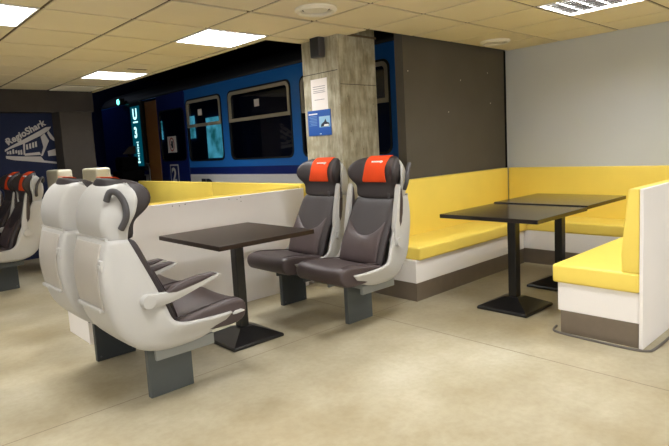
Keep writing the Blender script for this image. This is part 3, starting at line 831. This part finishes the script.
b = MB(); b.box(TX-.006, TX-.0005, 9.75, 9.83, .9, 1.0); b.build('pictogram', M_inkdark, t, world=W)

W2 = W
b = MB(); b.box(TX-.06, TX-.004, 9.60, 10.06, 1.1, 2.34, .006); disp = b.build('information_display', M_rubber, t, world=W2); disp['label'] = 'tall narrow teal lit display with white characters'
b = MB(); b.box(TX-.066, TX-.0605, 9.64, 10.02, 1.18, 2.26); b.build('screen', M_display, disp, world=W2)
def dtext(body, size, y, z, rot=0, **kw):
    mw = Matrix.Translation(Vector((TX-.068, y, z))-W2) @ Rw @ Matrix.Rotation(R(rot), 4, 'Z')
    return text_mesh(body, size, M_dispchar, 'character', mw, disp, **kw)
dtext('U', .27, 9.93, 2.03, offset=.008)
dtext('3', .27, 9.93, 1.70, offset=.008)
b = MB()
b.box(TX-.069, TX-.0665, 9.73, 9.93, 1.965, 1.99)
zz = 1.62
for k, (h, w) in enumerate(((.012, .05), (.05, .02), (.012, .05), (.05, .022), (.012, .05), (.03, .02), (.05, .02), (.03, .045))):
    b.box(TX-.069, TX-.0665, 9.82-w, 9.82+w, zz-h, zz); zz -= h+.02
b.build('small_print', M_dispchar, disp, world=W2)

SL = Vector((TX-.048, 10.48, 2.40)); WS = W-SL
b = MB(); b.box(-.04, .045, -.10, .10, -.05, .06, .01); sl = b.build('signal_lamp', M_rubber, t, world=WS); sl['label'] = 'small glowing green lamp'
b = MB(); b.cyl((-.05, 0, 0), (-.0405, 0, 0), .05, .055, 16); b.build('lens', M_green, sl, world=WS)
b = MB(); b.cyl((-.048, -.085, .012), (-.0405, -.085, .012), .012, n=10); b.build('indicator', M_ptwhite, sl, world=WS)
# dark console in the gloom
t = thing('console', 'dark upright console with a pale tilted plate, in the gloom left of the display', 'console', (3.9, 9.55, 0))
b = MB(); b.box(-.2, .2, -.22, .22, 0, 1.12, .03); b.build('body', M_black, t)
b = MB(); b.box(-.16, .14, -.16, .16, 1.121, 1.36, .05, 3); b.build('head', M_black, t)
b = MB(); b.prism([(-.15, 1.40), (.10, 1.40), (.10, 1.54), (-.02, 1.53)], 1, -.17, -.15, .004); b.build('plate', M_grey_conc, t)
b = MB(); b.box(-.02, .02, -.14, -.10, 1.3, 1.45); b.build('bracket', M_black, t)

t = thing('hall_fill_lamp', 'added dim fill lamp under the dark slab at the far end of the hall', 'ceiling light', (3.7, 11.4, 3.19))
b = MB(); b.box(-.32, .32, -.1, .1, -.05, .008, .01); b.build('housing', M_louvre, t)
ld = bpy.data.lights.new('lamp', 'AREA'); ld.shape = 'RECTANGLE'; ld.size = .6; ld.size_y = .16; ld.energy = 2.2; ld.color = (.7, .8, 1)  # hidden light added to lift the dark hall and carriage end
lo = bpy.data.objects.new('lamp', ld); COL.objects.link(lo); lo.parent = t; lo.location = (0, 0, -.06)
# ------------------------------------------------------------------ mural on the blue wall
MY = 8.449
mu = thing('wall_mural_picture', 'white picture of a train with the lettering RegioShark on the dark blue wall', 'mural', (2.0, MY, 0))
W3 = Vector(mu.location)
MAP = None  # photo-crop grid -> wall plane, bilinear
QA = [(1.755, 1.90), (2.475, 2.02), (1.745, 1.35), (2.445, 1.27)]
def mp(u, v):
    """u, v in 0..1 across the picture field"""
    a = Vector(QA[0]).lerp(Vector(QA[1]), u); c = Vector(QA[2]).lerp(Vector(QA[3]), u)
    q = a.lerp(c, v); return (q.x, q.y)
def mcrop(x, y):   # picture field: x 0..275, y 140..380
    return mp(x/275., (y-140)/240.)
polys = {
 'roof_band': [(20, 300), (60, 275), (185, 215), (225, 198), (252, 198), (238, 214), (195, 236), (120, 267), (40, 298), (20, 312)],
 'skirt': [(22, 335), (100, 337), (190, 336), (205, 355), (268, 360), (268, 368), (150, 362), (60, 358), (22, 350)],
 'front_mask': [(196, 240), (216, 226), (236, 262), (200, 332), (190, 335), (206, 290)],
 'cab_nose': [(236, 214), (262, 250), (272, 262), (262, 264), (244, 252), (230, 226)],
 'light_unit': [(226, 310), (268, 300), (268, 330), (228, 334)],
 'door_frame': [(108, 266), (117, 262), (114, 327), (106, 329)],
 'sill': [(112, 322), (185, 314), (192, 328), (112, 333)],
}
for k, pts in polys.items():
    b = MB(); b.prism([mcrop(*p) for p in pts], 1, MY-.004, MY-.0005); b.build(k, M_mural, mu, world=W3)
bars = []
for x in (121, 136, 151, 165):
    yt = 276-(x-121)*.28
    bars.append([mcrop(x, yt), mcrop(x+9, yt-2.5), mcrop(x+10, yt+24), mcrop(x+1, yt+26)])
for (x, yt, h) in ((28, 312, 12), (40, 308, 16), (54, 300, 22), (68, 305, 14), (80, 306, 20), (92, 304, 22)):
    bars.append([mcrop(x, yt), mcrop(x+8, yt-3), mcrop(x+9, yt+h), mcrop(x, yt+h+2)])
for q in bars:
    b = MB(); b.prism(q, 1, MY-.004, MY-.0005); b.build('window_bar', M_mural, mu, world=W3)
p0 = mcrop(36, 276); p1 = mcrop(226, 186)
ang = math.atan2(p1[1]-p0[1], p1[0]-p0[0])
mw = Matrix.Translation(Vector((p0[0], MY-.002, p0[1]))-W3) @ Matrix.Rotation(-ang, 4, 'Y') @ Matrix.Rotation(R(90), 4, 'X')
text_mesh('RegioShark', .122, M_mural, 'lettering', mw, mu, offset=.004, shear=.15, spacing=1.02)
b = MB(); b.prism([mcrop(24, 252), mcrop(48, 250), mcrop(44, 270), mcrop(34, 268)], 1, MY-.004, MY-.0005); b.build('fin', M_mural, mu, world=W3)

# ------------------------------------------------------------------ world, camera, view
w = bpy.data.worlds.new('world'); S.world = w; w.use_nodes = True
w.node_tree.nodes['Background'].inputs[0].default_value = (.02, .022, .03, 1)
w.node_tree.nodes['Background'].inputs[1].default_value = .05

F_, YAW, PIT, ROL, SHY = 547.011, 47.425, 6.415, 3.139, 13.76
cd = bpy.data.cameras.new('camera'); cam = bpy.data.objects.new('camera', cd); COL.objects.link(cam)
cd.sensor_fit = 'HORIZONTAL'; cd.sensor_width = 36; cd.lens = 36*F_/669
cd.shift_y = -SHY/669; cd.shift_x = 0; cd.clip_start = .05; cd.clip_end = 100
yw, pt, ro = R(YAW), R(PIT), R(ROL)
fw = Vector((math.cos(yw)*math.cos(pt), math.sin(yw)*math.cos(pt), -math.sin(pt)))
rt = Vector((math.sin(yw), -math.cos(yw), 0)); up = rt.cross(fw)
r2 = math.cos(ro)*rt - math.sin(ro)*up; u2 = math.sin(ro)*rt + math.cos(ro)*up
mx = Matrix((r2, u2, -fw)).transposed().to_4x4(); mx.translation = (0, 0, 1.32)
cam.matrix_world = mx
S.camera = cam
S.view_settings.view_transform = 'Standard'; S.view_settings.look = 'None'
S.view_settings.exposure = 0.0; S.view_settings.gamma = 1.0
S.view_settings.use_curve_mapping = False
